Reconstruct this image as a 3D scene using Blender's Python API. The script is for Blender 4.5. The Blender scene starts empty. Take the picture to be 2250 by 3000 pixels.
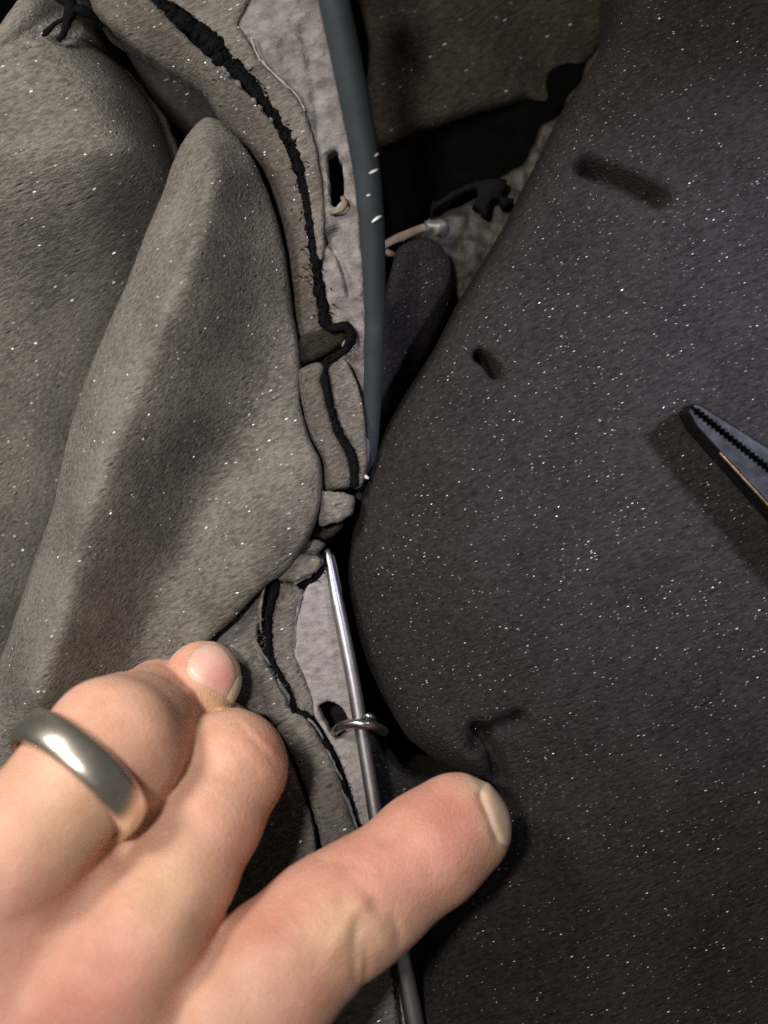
import bpy, math, random
import numpy as np
from mathutils import Vector, Matrix

random.seed(5)
rng = np.random.default_rng(5)
scene = bpy.context.scene
col = scene.collection

# ------------------------------------------------------------------ camera, world, lamps, exposure
CM = 0.01
CAMZ, W0, H0, PW, PH = 24.0, 14.0, 14.0 * 4 / 3, 2250.0, 3000.0
cam_d = bpy.data.cameras.new('camera')
cam = bpy.data.objects.new('camera', cam_d)
col.objects.link(cam)
cam.location = (0, 0, CAMZ * CM)
cam_d.sensor_fit = 'VERTICAL'
cam_d.sensor_height = 24.0
cam_d.lens = 24.0 * CAMZ / H0
cam_d.clip_start = 0.005
cam_d.clip_end = 10
cam_d.dof.use_dof = True
cam_d.dof.focus_distance = 0.242
cam_d.dof.aperture_fstop = 6.3
scene.camera = cam

world = bpy.data.worlds.new('World')
scene.world = world
world.use_nodes = True
bg = world.node_tree.nodes['Background']
bg.inputs['Color'].default_value = (1.0, 0.93, 0.84, 1)
bg.inputs['Strength'].default_value = 0.09


def lamp(name, kind, loc, target, energy, color, size, spot=None, blend=0.6):
    d = bpy.data.lights.new(name, kind)
    d.energy = energy
    d.color = color
    if kind == 'AREA':
        d.shape = 'DISK'
        d.size = size * CM
    else:
        d.shadow_soft_size = size * CM
        d.spot_size = math.radians(spot)
        d.spot_blend = blend
    o = bpy.data.objects.new(name, d)
    col.objects.link(o)
    o.location = Vector(loc) * CM
    o.rotation_euler = (Vector(target) - Vector(loc)).to_track_quat('-Z', 'Y').to_euler()
    return o


lamp('work_lamp', 'SPOT', (-16, 11.5, 18.5), (-4.8, 2.0, 0), 2.7, (1.0, 0.93, 0.84), 3.0, 66, 1.0)
lamp('led_torch', 'SPOT', (15, 9, 19), (6.8, 2.0, 0), 3.8, (0.85, 0.80, 1.0), 1.2, 38, 1.0)
lamp('front_fill', 'AREA', (-13, 8, 50), (-3, -3, 0), 2.1, (1.0, 0.92, 0.85), 5.0)  # unseen lamp added as frontal fill from the upper left

scene.view_settings.view_transform = 'Standard'
scene.view_settings.look = 'None'
scene.view_settings.exposure = 0.0
scene.view_settings.gamma = 1.0
scene.render.engine = 'CYCLES'
scene.cycles.use_denoising = False


# ------------------------------------------------------------------ helpers: layout
def P(px, py, z):
    """centimetres, from a point of the picture and its height above the foam"""
    s = (CAMZ - z) / CAMZ
    return np.array([(px / PW - 0.5) * W0 * s, (0.5 - py / PH) * H0 * s, z])


def PP(pts, z):
    return np.array([P(p[0], p[1], z)[:2] for p in pts])


def R(rpx, z):
    return rpx * W0 / PW * (CAMZ - z) / CAMZ


def spline(pts, step=None, n=None):
    """Catmull-Rom through points (any dimension)"""
    p = np.asarray(pts, float)
    q = np.vstack([2 * p[0] - p[1], p, 2 * p[-1] - p[-2]])
    out = []
    for i in range(1, len(q) - 2):
        a, b, c, d = q[i - 1], q[i], q[i + 1], q[i + 2]
        m = n or max(2, int(np.linalg.norm((c - b)[:2]) / step))
        t = np.linspace(0, 1, m, endpoint=False)[:, None]
        out.append(0.5 * (2 * b + (c - a) * t + (2 * a - 5 * b + 4 * c - d) * t ** 2 + (3 * b - a - 3 * c + d) * t ** 3))
    out.append(p[-1][None])
    return np.vstack(out)


def smooth_closed(pts, n=5):
    p = np.asarray(pts, float)
    N = len(p)
    out = []
    for i in range(N):
        a, b, c, d = p[i - 1], p[i], p[(i + 1) % N], p[(i + 2) % N]
        t = np.linspace(0, 1, n, endpoint=False)[:, None]
        # tension 0.5 cardinal: rounds the outline without overshoot
        m0, m1 = 0.35 * (c - a), 0.35 * (d - b)
        out.append((2 * t ** 3 - 3 * t ** 2 + 1) * b + (t ** 3 - 2 * t ** 2 + t) * m0 + (-2 * t ** 3 + 3 * t ** 2) * c + (t ** 3 - t ** 2) * m1)
    return np.vstack(out)


def seg_dist(X, Y, pts):
    """unsigned distance from 2-D points to a polyline"""
    best = np.full(X.shape, 1e9, np.float32)
    for (ax, ay), (bx, by) in zip(pts[:-1], pts[1:]):
        dx, dy = bx - ax, by - ay
        L = dx * dx + dy * dy + 1e-12
        t = np.clip(((X - ax) * dx + (Y - ay) * dy) / L, 0, 1)
        best = np.minimum(best, (X - ax - t * dx) ** 2 + (Y - ay - t * dy) ** 2)
    return np.sqrt(best)


def poly_sd(X, Y, pts):
    d = seg_dist(X, Y, np.vstack([pts, pts[:1]]))
    inside = np.zeros(X.shape, bool)
    n = len(pts)
    for i in range(n):
        ax, ay = pts[i]
        bx, by = pts[(i + 1) % n]
        if ay == by:
            continue
        c = ((ay > Y) != (by > Y)) & (X < (bx - ax) * (Y - ay) / (by - ay) + ax)
        inside ^= c
    return np.where(inside, -d, d)


def vnoise(X, Y, size, seed):
    """smooth lattice noise in -1..1"""
    r = np.random.default_rng(seed).uniform(-1, 1, (257, 257))
    u, v = X / size + 100.37, Y / size + 100.71
    iu, iv = np.floor(u).astype(int), np.floor(v).astype(int)
    fu, fv = u - iu, v - iv
    fu, fv = fu * fu * (3 - 2 * fu), fv * fv * (3 - 2 * fv)
    g = lambda a, b: r[(iu + a) % 257, (iv + b) % 257]
    return (g(0, 0) * (1 - fu) + g(1, 0) * fu) * (1 - fv) + (g(0, 1) * (1 - fu) + g(1, 1) * fu) * fv


def tps(ctrl):
    """thin-plate height field through (px, py, z)"""
    c = np.array([list(P(a, b, z)) for a, b, z in ctrl])
    n = len(c)
    def U(r2):
        return np.where(r2 > 1e-9, r2 * np.log(np.maximum(r2, 1e-9)), 0) * 0.5
    d2 = ((c[:, None, :2] - c[None, :, :2]) ** 2).sum(-1)
    A = np.zeros((n + 3, n + 3))
    A[:n, :n] = U(d2) + np.eye(n) * 0.02
    A[:n, n] = 1
    A[:n, n + 1:] = c[:, :2]
    A[n:, :n] = A[:n, n:].T
    w = np.linalg.solve(A, np.r_[c[:, 2], 0, 0, 0])
    def f(X, Y):
        h = w[n] + w[n + 1] * X + w[n + 2] * Y
        for i in range(n):
            h = h + w[i] * U((X - c[i, 0]) ** 2 + (Y - c[i, 1]) ** 2)
        return h
    return f


def smax(a, b, k):
    h = np.clip(0.5 + 0.5 * (a - b) / k, 0, 1)
    return b + (a - b) * h + k * h * (1 - h)


def smin(a, b, k):
    h = np.clip(0.5 + 0.5 * (b - a) / k, 0, 1)
    return b + (a - b) * h - k * h * (1 - h)


# ------------------------------------------------------------------ helpers: meshes
def surface_nets(F, origin, vox):
    """quads round the zero level of a scalar grid (negative inside)"""
    s = F < 0
    nx, ny, nz = F.shape
    cnt = np.zeros((nx - 1, ny - 1, nz - 1), np.int8)
    for i in (0, 1):
        for j in (0, 1):
            for k in (0, 1):
                cnt += s[i:nx - 1 + i, j:ny - 1 + j, k:nz - 1 + k]
    act = np.argwhere((cnt > 0) & (cnt < 8))
    idx = np.full(cnt.shape, -1, np.int32)
    idx[act[:, 0], act[:, 1], act[:, 2]] = np.arange(len(act))
    acc = np.zeros((len(act), 3))
    num = np.zeros(len(act))
    C = [(i, j, k) for i in (0, 1) for j in (0, 1) for k in (0, 1)]
    for a in C:
        for ax in range(3):
            if a[ax]:
                continue
            b = list(a)
            b[ax] = 1
            fa = F[act[:, 0] + a[0], act[:, 1] + a[1], act[:, 2] + a[2]]
            fb = F[act[:, 0] + b[0], act[:, 1] + b[1], act[:, 2] + b[2]]
            m = (fa < 0) != (fb < 0)
            t = np.where(m, fa / np.where(m, fa - fb, 1), 0)
            p = np.tile(np.array(a, float), (len(act), 1))
            p[:, ax] = t
            acc[m] += p[m]
            num[m] += 1
    v = (act + acc / num[:, None]) * vox + np.asarray(origin)
    quads = []
    for ax in range(3):
        u, w = (ax + 1) % 3, (ax + 2) % 3
        sl0 = [slice(None)] * 3
        sl1 = [slice(None)] * 3
        sl0[ax], sl1[ax] = slice(0, -1), slice(1, None)
        for sl in (sl0, sl1):
            sl[u] = slice(1, -1)
            sl[w] = slice(1, -1)
        A, B = s[tuple(sl0)], s[tuple(sl1)]
        e = np.argwhere(A != B)
        if not len(e):
            continue
        flip = A[e[:, 0], e[:, 1], e[:, 2]]
        e[:, u] += 1
        e[:, w] += 1
        def cell(du, dw):
            q = e.copy()
            q[:, u] -= du
            q[:, w] -= dw
            return idx[q[:, 0], q[:, 1], q[:, 2]]
        Q = np.stack([cell(1, 1), cell(0, 1), cell(0, 0), cell(1, 0)], 1)
        Q[~flip] = Q[~flip][:, ::-1]
        quads.append(Q)
    return v, np.vstack(quads)


def relax(v, q, it=2, lam=0.5):
    n = len(v)
    for _ in range(it):
        acc = np.zeros_like(v)
        num = np.zeros(n)
        for a, b in ((0, 1), (1, 2), (2, 3), (3, 0)):
            for c in range(3):
                acc[:, c] += np.bincount(q[:, a], v[q[:, b], c], n) + np.bincount(q[:, b], v[q[:, a], c], n)
            num += np.bincount(q[:, a], minlength=n) + np.bincount(q[:, b], minlength=n)
        v = v + lam * (acc / np.maximum(num, 1)[:, None] - v)
    return v


def mesh_obj(name, v, faces, mat, parent=None, smooth=True):
    """v in centimetres, faces: an (n,4) array or a list of tuples"""
    off = np.zeros(3)
    if parent is not None:
        p = parent
        while p is not None:
            off = off + np.array(p.location)
            p = p.parent
    v = np.asarray(v, float) * CM - off
    me = bpy.data.meshes.new(name)
    if isinstance(faces, np.ndarray):
        n, k = faces.shape
        me.vertices.add(len(v))
        me.vertices.foreach_set('co', v.astype(np.float32).ravel())
        me.loops.add(n * k)
        me.loops.foreach_set('vertex_index', faces.astype(np.int32).ravel())
        me.polygons.add(n)
        me.polygons.foreach_set('loop_start', np.arange(0, n * k, k, dtype=np.int32))
        me.update(calc_edges=True)
        me.validate()
    else:
        me.from_pydata([tuple(p) for p in v], [], [tuple(int(i) for i in f) for f in faces])
        me.update()
    me.polygons.foreach_set('use_smooth', np.full(len(me.polygons), smooth))
    me.materials.append(mat)
    o = bpy.data.objects.new(name, me)
    col.objects.link(o)
    if parent is not None:
        o.parent = parent
    return o


def tag(o, label, cat, group=None):
    o['label'] = label
    o['category'] = cat
    if group:
        o['group'] = group
    return o


def thing(name, label, cat, loc, group=None):
    o = bpy.data.objects.new(name, None)
    o.empty_display_size = 0.005
    col.objects.link(o)
    o.location = Vector([float(c) for c in loc]) * CM
    return tag(o, label, cat, group)


def slab(name, poly, zref, h, k, zbot, vox, mat, parent=None, rag=0.0, rags=0.12, rough=0.0, holes=(), sub=None, rel=2, seed=1, sm=5, holek=0.05):
    """a cushion-like body: outline (picture points seen at height zref), top height field h, rounded rim"""
    pts = PP(smooth_closed(poly, sm) if sm else poly, zref)
    lo, hi = pts.min(0) - 3 * vox, pts.max(0) + 3 * vox
    lo = np.maximum(lo, [-9.5, -12])
    hi = np.minimum(hi, [9.5, 12])
    xs = np.arange(lo[0], hi[0] + vox, vox)
    ys = np.arange(lo[1], hi[1] + vox, vox)
    X, Y = np.meshgrid(xs, ys, indexing='ij')
    d = poly_sd(X, Y, pts)
    if rag:
        d = d + rag * vnoise(X, Y, rags, seed) + 0.6 * rag * vnoise(X, Y, rags * 0.45, seed + 1)
    for hp in holes:
        d = smax(d, -poly_sd(X, Y, PP(hp, zref)) + 0.02 * vnoise(X, Y, 0.1, seed + 7), holek)
    H = h(X, Y) if callable(h) else np.full(X.shape, float(h))
    if rough:
        H = H + rough * vnoise(X, Y, 0.16, seed + 3) + 0.5 * rough * vnoise(X, Y, 0.08, seed + 4)
    if sub:
        H = H + sub(X, Y)
    inside = d < 0.2
    zs = np.arange(zbot - 3 * vox, H[inside].max() + 4 * vox, vox)
    Z = zs[None, None, :].astype(np.float32)
    F = smax(d[:, :, None].astype(np.float32), (Z - H[:, :, None].astype(np.float32)) * 0.85, k)
    F = np.maximum(F, zbot - Z)
    F[[0, -1]] = np.maximum(F[[0, -1]], 0.01)
    F[:, [0, -1]] = np.maximum(F[:, [0, -1]], 0.01)
    v, q = surface_nets(F, (xs[0], ys[0], zs[0]), vox)
    v = relax(v, q, rel)
    return mesh_obj(name, v, q, mat, parent)


def grooves(items):
    """items: (polyline in picture points, depth cm (+ = down), width px); heights added to a slab"""
    def f(X, Y):
        out = 0
        for pts, dep, wpx in items:
            p = PP(spline(pts, step=20) if len(pts) > 2 else pts, 0)
            d = seg_dist(X, Y, p)
            out = out - dep * np.exp(-(d / R(wpx, 0)) ** 2)
        return out
    return f


def tube(name, pts, mat, parent=None, sides=12, step=12, jit=0.0, jr=0.0, caps=True, flat=1.0):
    """pts: (px, py, z, r_px); a bar or thread along them"""
    p = spline(pts, step=step)
    n = len(p)
    if jr:
        p[:, 3] *= 1 + jr * np.convolve(rng.uniform(-1, 1, n + 2), [0.3, 0.4, 0.3], 'valid')
    c = np.array([P(*a[:3]) for a in p])
    if jit:
        c[:, :2] += rng.normal(0, jit, (n, 2))
    r = np.array([R(a[3], a[2]) for a in p])
    t = np.gradient(c, axis=0)
    t /= np.linalg.norm(t, axis=1)[:, None]
    ref = np.array([0, 0, 1.0])
    V = []
    for i in range(n):
        a = np.cross(t[i], ref)
        if np.linalg.norm(a) < 1e-3:
            a = np.array([1.0, 0, 0])
        a /= np.linalg.norm(a)
        b = np.cross(a, t[i])
        for k in range(sides):
            g = 2 * math.pi * k / sides
            rr = r[i] * (1 + (jr * 0.5 * rng.uniform(-1, 1) if jr else 0))
            V.append(c[i] + rr * (math.cos(g) * a + flat * math.sin(g) * b))
    F = []
    for i in range(n - 1):
        for k in range(sides):
            k2 = (k + 1) % sides
            F.append((i * sides + k, (i + 1) * sides + k, (i + 1) * sides + k2, i * sides + k2))
    if caps:
        V.append(c[0] - t[0] * r[0] * 0.4)
        V.append(c[-1] + t[-1] * r[-1] * 0.4)
        a, b = len(V) - 2, len(V) - 1
        for k in range(sides):
            k2 = (k + 1) % sides
            F.append((a, k, k2))
            F.append((b, (n - 1) * sides + k2, (n - 1) * sides + k))
    return mesh_obj(name, V, F, mat, parent)


def fuzz(name, pts, mat, parent, count, length, spread, r=1.3):
    """short loose fibres along a seam, one joined part"""
    p = spline(pts, step=4)
    V, F = [], []
    for _ in range(count):
        a = p[rng.integers(len(p))]
        c = P(a[0] + rng.normal(0, spread), a[1] + rng.normal(0, spread), a[2] + R(a[3], 0) * 0.6)
        g = rng.uniform(0, 2 * math.pi)
        L = R(length * rng.uniform(0.4, 1.2), 0)
        d = np.array([math.cos(g), math.sin(g), rng.uniform(0.0, 0.5)]) * L
        m = c + d * 0.5 + rng.normal(0, L * 0.15, 3)
        e = c + d
        n = np.array([-math.sin(g), math.cos(g), 0]) * R(r, 0)
        up = np.array([0, 0, R(r, 0) * 1.4])
        b = len(V)
        for q, s in ((c, 1.0), (m, 0.8), (e, 0.4)):
            V += [q + n * s, q - n * s, q + up * s]
        for j in (0, 3):
            for u, w in ((0, 1), (1, 2), (2, 0)):
                F.append((b + j + u, b + j + w, b + j + 3 + w, b + j + 3 + u))
    o = mesh_obj(name, V, F, mat, parent, smooth=False)
    o['kind'] = 'stuff'
    return o


# ------------------------------------------------------------------ materials
def mat_new(name):
    m = bpy.data.materials.new(name)
    m.use_nodes = True
    nt = m.node_tree
    nt.nodes.clear()
    out = nt.nodes.new('ShaderNodeOutputMaterial')
    return m, nt, out


def N(nt, typ, **kw):
    n = nt.nodes.new(typ)
    for k, v in kw.items():
        if k in n.inputs:
            n.inputs[k].default_value = v
        else:
            setattr(n, k, v)
    return n


def mth(nt, op, a, b=None, clamp=False):
    n = nt.nodes.new('ShaderNodeMath')
    n.operation = op
    n.use_clamp = clamp
    for i, s in enumerate((a, b)):
        if s is None:
            continue
        if isinstance(s, (int, float)):
            n.inputs[i].default_value = s
        else:
            nt.links.new(s, n.inputs[i])
    return n.outputs[0]


def foam(name, c1, c2, spark=1.0, dens=1.0, bump=0.5, pores=0.35, big=0.25, dash=0.34, bs=1.0):
    """open-cell foam: fine directional nap, pores, larger tone patches, flat cell walls that glint"""
    m, nt, out = mat_new(name)
    L = nt.links.new
    geo = N(nt, 'ShaderNodeNewGeometry')
    mp = N(nt, 'ShaderNodeMapping')
    mp.inputs['Rotation'].default_value = (0, 0, math.radians(-24))
    L(geo.outputs['Position'], mp.inputs['Vector'])
    st = N(nt, 'ShaderNodeMapping')
    st.inputs['Scale'].default_value = (dash, 1, 1)
    L(mp.outputs[0], st.inputs['Vector'])
    n1 = N(nt, 'ShaderNodeTexNoise', Scale=1700.0, Detail=4.0, Roughness=0.7)
    L(st.outputs[0], n1.inputs['Vector'])
    n2 = N(nt, 'ShaderNodeTexNoise', Scale=75.0, Detail=4.0)
    L(geo.outputs['Position'], n2.inputs['Vector'])
    # pores
    v1 = N(nt, 'ShaderNodeTexVoronoi', Scale=900.0)
    L(st.outputs[0], v1.inputs['Vector'])
    sep = N(nt, 'ShaderNodeSeparateColor')
    L(v1.outputs['Color'], sep.inputs[0])
    pm = mth(nt, 'MULTIPLY', mth(nt, 'SUBTRACT', 0.32, v1.outputs['Distance'], True), 4.0, True)
    pm = mth(nt, 'MULTIPLY', pm, mth(nt, 'GREATER_THAN', sep.outputs[0], 0.78))
    mix = N(nt, 'ShaderNodeMix', data_type='RGBA')
    mix.inputs['A'].default_value = (*c1, 1)
    mix.inputs['B'].default_value = (*c2, 1)
    ff = mth(nt, 'ADD', mth(nt, 'MULTIPLY', mth(nt, 'SUBTRACT', n1.outputs[0], 0.5), 3.4),
             mth(nt, 'ADD', 0.5, mth(nt, 'MULTIPLY', mth(nt, 'SUBTRACT', n2.outputs[0], 0.5), big * 8)), True)
    L(ff, mix.inputs['Factor'])
    dark = N(nt, 'ShaderNodeMix', data_type='RGBA')
    L(mth(nt, 'MULTIPLY', pm, pores), dark.inputs['Factor'])
    L(mix.outputs['Result'], dark.inputs['A'])
    dark.inputs['B'].default_value = (c1[0] * 0.25, c1[1] * 0.25, c1[2] * 0.25, 1)
    hgt = mth(nt, 'SUBTRACT', n1.outputs[0], mth(nt, 'MULTIPLY', pm, 0.5))
    bp = N(nt, 'ShaderNodeBump', Strength=bump, Distance=0.0007 * bs)
    L(hgt, bp.inputs['Height'])
    pr = N(nt, 'ShaderNodeBsdfPrincipled', Roughness=0.85)
    pr.inputs['Specular IOR Level'].default_value = 0.15
    L(dark.outputs['Result'], pr.inputs['Base Color'])
    L(bp.outputs[0], pr.inputs['Normal'])
    # glinting cell walls
    v2 = N(nt, 'ShaderNodeTexVoronoi', Scale=1750.0 * dens)
    L(st.outputs[0], v2.inputs['Vector'])
    wn = N(nt, 'ShaderNodeTexWhiteNoise')
    L(v2.outputs['Color'], wn.inputs['Vector'])
    sepg = N(nt, 'ShaderNodeSeparateColor')
    L(wn.outputs['Color'], sepg.inputs[0])
    vm = N(nt, 'ShaderNodeVectorMath', operation='MULTIPLY_ADD')
    L(v2.outputs['Color'], vm.inputs[0])
    vm.inputs[1].default_value = (1.9, 1.9, 1.9)
    vm.inputs[2].default_value = (-0.95, -0.95, -0.95)
    va = N(nt, 'ShaderNodeVectorMath', operation='ADD')
    L(vm.outputs[0], va.inputs[0])
    L(geo.outputs['Normal'], va.inputs[1])
    vn = N(nt, 'ShaderNodeVectorMath', operation='NORMALIZE')
    L(va.outputs[0], vn.inputs[0])
    gl = N(nt, 'ShaderNodeBsdfGlossy', Roughness=0.46)
    gl.inputs['Color'].default_value = (0.9 * spark, 0.9 * spark, 0.92 * spark, 1)
    L(vn.outputs[0], gl.inputs['Normal'])
    sm = mth(nt, 'LESS_THAN', v2.outputs['Distance'], 0.24)
    sp2 = N(nt, 'ShaderNodeSeparateColor')
    L(v2.outputs['Color'], sp2.inputs[0])
    sm = mth(nt, 'MULTIPLY', sm, mth(nt, 'MULTIPLY', mth(nt, 'POWER', sepg.outputs[0], 2.6), 0.55))
    ms = N(nt, 'ShaderNodeMixShader')
    L(sm, ms.inputs[0])
    L(pr.outputs[0], ms.inputs[1])
    L(gl.outputs[0], ms.inputs[2])
    L(ms.outputs[0], out.inputs[0])
    return m


def plain(name, c, rough=0.6, metal=0.0, spec=0.5, nscale=600.0, var=0.3, bump=0.2, dist=0.0002, stretch=None, coat=0.0):
    m, nt, out = mat_new(name)
    L = nt.links.new
    geo = N(nt, 'ShaderNodeNewGeometry')
    mp = N(nt, 'ShaderNodeMapping')
    if stretch:
        mp.inputs['Rotation'].default_value = (0, 0, stretch[0])
        mp.inputs['Scale'].default_value = (stretch[1], 1, 1)
    L(geo.outputs['Position'], mp.inputs['Vector'])
    n = N(nt, 'ShaderNodeTexNoise', Scale=nscale, Detail=4.0, Roughness=0.6)
    L(mp.outputs[0], n.inputs['Vector'])
    mix = N(nt, 'ShaderNodeMix', data_type='RGBA')
    mix.inputs['A'].default_value = (*[x * (1 - var) for x in c], 1)
    mix.inputs['B'].default_value = (*[min(1, x * (1 + var)) for x in c], 1)
    L(mth(nt, 'ADD', mth(nt, 'MULTIPLY', mth(nt, 'SUBTRACT', n.outputs[0], 0.5), 2.5), 0.5, True), mix.inputs['Factor'])
    pr = N(nt, 'ShaderNodeBsdfPrincipled', Roughness=rough, Metallic=metal)
    pr.inputs['Specular IOR Level'].default_value = spec
    pr.inputs['Coat Weight'].default_value = coat
    L(mix.outputs['Result'], pr.inputs['Base Color'])
    bp = N(nt, 'ShaderNodeBump', Strength=bump, Distance=dist)
    L(n.outputs[0], bp.inputs['Height'])
    L(bp.outputs[0], pr.inputs['Normal'])
    L(pr.outputs[0], out.inputs[0])
    return m


def skin_mat(name, rough=0.52, bump=0.3):
    m, nt, out = mat_new(name)
    L = nt.links.new
    at = N(nt, 'ShaderNodeAttribute', attribute_name='tint')
    geo = N(nt, 'ShaderNodeNewGeometry')
    n = N(nt, 'ShaderNodeTexNoise', Scale=170.0, Detail=5.0, Roughness=0.6)
    L(geo.outputs['Position'], n.inputs['Vector'])
    hs = N(nt, 'ShaderNodeHueSaturation')
    L(at.outputs['Color'], hs.inputs['Color'])
    L(mth(nt, 'ADD', 0.76, mth(nt, 'MULTIPLY', n.outputs[0], 0.48)), hs.inputs['Value'])
    L(mth(nt, 'ADD', 1.12, mth(nt, 'MULTIPLY', n.outputs[0], -0.2)), hs.inputs['Saturation'])
    v = N(nt, 'ShaderNodeTexVoronoi', Scale=1900.0)
    L(geo.outputs['Position'], v.inputs['Vector'])
    n2 = N(nt, 'ShaderNodeTexNoise', Scale=900.0, Detail=5.0, Roughness=0.7)
    L(geo.outputs['Position'], n2.inputs['Vector'])
    bp = N(nt, 'ShaderNodeBump', Strength=bump, Distance=0.0003)
    L(mth(nt, 'ADD', v.outputs['Distance'], n2.outputs[0]), bp.inputs['Height'])
    pr = N(nt, 'ShaderNodeBsdfPrincipled', Roughness=rough)
    pr.inputs['Subsurface Weight'].default_value = 0.35
    pr.inputs['Subsurface Radius'].default_value = (1.0, 0.35, 0.2)
    pr.inputs['Subsurface Scale'].default_value = 0.0025
    pr.inputs['Specular IOR Level'].default_value = 0.35
    L(hs.outputs[0], pr.inputs['Base Color'])
    L(bp.outputs[0], pr.inputs['Normal'])
    L(pr.outputs[0], out.inputs[0])
    return m


M_tan = foam('tan_foam', (0.082, 0.0755, 0.068), (0.186, 0.173, 0.156), 0.8, 1.15, 0.9, 0.2)
M_band = foam('brown_foam', (0.062, 0.055, 0.048), (0.135, 0.122, 0.107), 0.7, 1.15, 0.9, 0.25)
M_char = foam('charcoal_foam', (0.0095, 0.0089, 0.0089), (0.027, 0.0252, 0.0252), 0.55, 1.65, 0.8, 0.25, 0.12)
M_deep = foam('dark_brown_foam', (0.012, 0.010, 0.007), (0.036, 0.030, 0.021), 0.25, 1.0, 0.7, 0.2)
M_dark = foam('gap_shade_foam', (0.008, 0.008, 0.008), (0.018, 0.017, 0.016), 0.4, 0.7, 0.5, 0.3)
M_felt = plain('pale_felt', (0.255, 0.237, 0.234), 0.95, 0, 0.1, 900.0, 0.28, 0.8, 0.0006, (math.radians(-24), 0.5))
M_felt_rough = plain('mottled_felt', (0.172, 0.16, 0.157), 0.95, 0, 0.1, 420.0, 0.45, 1.0, 0.0012, (math.radians(-24), 0.55))
M_glue = plain('yellowed_glue', (0.018, 0.0145, 0.009), 0.6, 0, 0.4, 160.0, 0.55, 0.8, 0.001)
M_cream = plain('cream_fragment', (0.17, 0.14, 0.108), 0.8, 0, 0.2, 300.0, 0.25, 0.5, 0.0004)
M_clear = plain('cloudy_plastic', (0.06, 0.06, 0.057), 0.4, 0, 0.5, 300.0, 0.3, 0.5, 0.0004)
M_black = plain('black_thread_and_tear', (0.003, 0.003, 0.004), 0.8, 0, 0.08, 900.0, 0.4, 1.0, 0.0006)
M_void = plain('shade_black', (0.002, 0.002, 0.002), 1.0, 0, 0.0, 300.0, 0.3, 0.3)  # near-black colour standing in for deep shade in the cavity
M_fray_glint = plain('grey_fray_glint', (0.11, 0.115, 0.125), 0.85, 0, 0.2, 800.0, 0.4, 0.8, 0.0004)
M_rod = plain('slate_plastic', (0.028, 0.036, 0.042), 0.40, 0, 0.45, 260.0, 0.12, 0.12, 0.0002)
M_lint = plain('pale_scratch', (0.6, 0.62, 0.62), 0.4, 0, 0.6, 300.0, 0.1)
M_steel = plain('steel_wire', (0.38, 0.385, 0.41), 0.42, 1.0, 0.5, 500.0, 0.12, 0.1, 0.0001)
M_hog = plain('bright_wire', (0.36, 0.355, 0.34), 0.3, 1.0, 0.5, 500.0, 0.2, 0.15, 0.0001)
M_ring = plain('white_gold', (0.82, 0.78, 0.69), 0.30, 1.0, 0.5, 700.0, 0.14, 0.10, 0.00008)
M_tool = plain('worn_black_steel', (0.015, 0.017, 0.019), 0.48, 0.85, 0.5, 220.0, 0.6, 0.5, 0.0004)
M_edge = plain('gold_highlight_metal', (0.62, 0.47, 0.30), 0.38, 1.0, 0.5, 500.0, 0.4, 0.4, 0.0002)
M_skin = skin_mat('skin')
M_nail = skin_mat('fingernail', 0.33, 0.05)

# ------------------------------------------------------------------ floor of the cavity
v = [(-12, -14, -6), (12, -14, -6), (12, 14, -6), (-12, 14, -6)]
fl = mesh_obj('floor', v, [(0, 1, 2, 3)], M_void, smooth=False)  # coloured near-black so the pit looks fully shaded
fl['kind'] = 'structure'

# ------------------------------------------------------------------ left bolster cushion: body and folded flap
cush = thing('bolster_cushion', 'large tan grey foam cushion with a pointed folded flap, left of the black seam', 'cushion', P(300, 1000, -1.5))
body_poly = [(-500, 140), (-60, 140), (0, 108), (34, 62), (72, -5), (90, -150), (240, -150), (270, 20), (300, 80), (360, 150), (430, 240), (466, 330),
             (510, 430), (650, 560), (760, 900), (820, 1300), (760, 1650), (500, 2100), (0, 2500), (-500, 2500)]
crease = PP(spline([(255, -60), (275, 50), (300, 95), (352, 155), (415, 250), (446, 330), (478, 430), (480, 500), (461, 570), (366, 814), (271, 1030), (203, 1220), (142, 1492), (68, 1695), (0, 1898), (-120, 2120)], step=25), -0.3)


def body_h(X, Y):
    """falls away towards the fold, steeper the nearer it is"""
    d = poly_sd(X, Y, np.vstack([crease, [[-14, -6], [-14, 14], [crease[0][0], 14]]]))
    d = -d
    w = np.where(Y > 6.6, 0.40, np.where(Y < 4.6, 1.7, 0.40 + 1.30 * (6.6 - Y) / 2))
    t = np.clip((7.0 - Y) / 4.4, 0, 1)
    far = 0.45 - 1.5 * t * t * (3 - 2 * t) + 0.08 * vnoise(X, Y, 2.6, 77)
    return np.where(d > 0, far - 2.5 * np.exp(-np.maximum(d, 0) / w), far - 2.5 - 0.25 * np.minimum(-d, 2))


slab('cushion_body', body_poly, -0.3, body_h, 0.45, -5.9, 0.065, M_tan, cush, rag=0.02, rough=0.008, seed=11,
     sub=grooves([([(-20, 180), (60, 130), (120, 75), (165, 20)], .22, 20), ([(-10, 215), (60, 180), (100, 150)], .16, 6), ([(110, 115), (150, 90), (180, 60)], .2, 9),
                  ([(175, 118), (195, 70), (200, 20)], .2, 9)]))
flap_poly = [(575, 334), (604, 322), (650, 345), (700, 400), (748, 475), (792, 580), (828, 720), (852, 900), (868, 1000), (872, 1080), (876, 1180), (905, 1285),
             (935, 1345), (942, 1430), (926, 1520), (890, 1600), (840, 1672), (790, 1708), (720, 1775), (660, 1838), (600, 1890), (560, 1980), (480, 2120), (300, 2320),
             (0, 2440), (-260, 2400), (-240, 2200), (-100, 2060), (0, 1898), (68, 1695), (105, 1590), (142, 1492), (172, 1360), (203, 1220), (271, 1030), (366, 814), (461, 570), (522, 407)]
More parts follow.
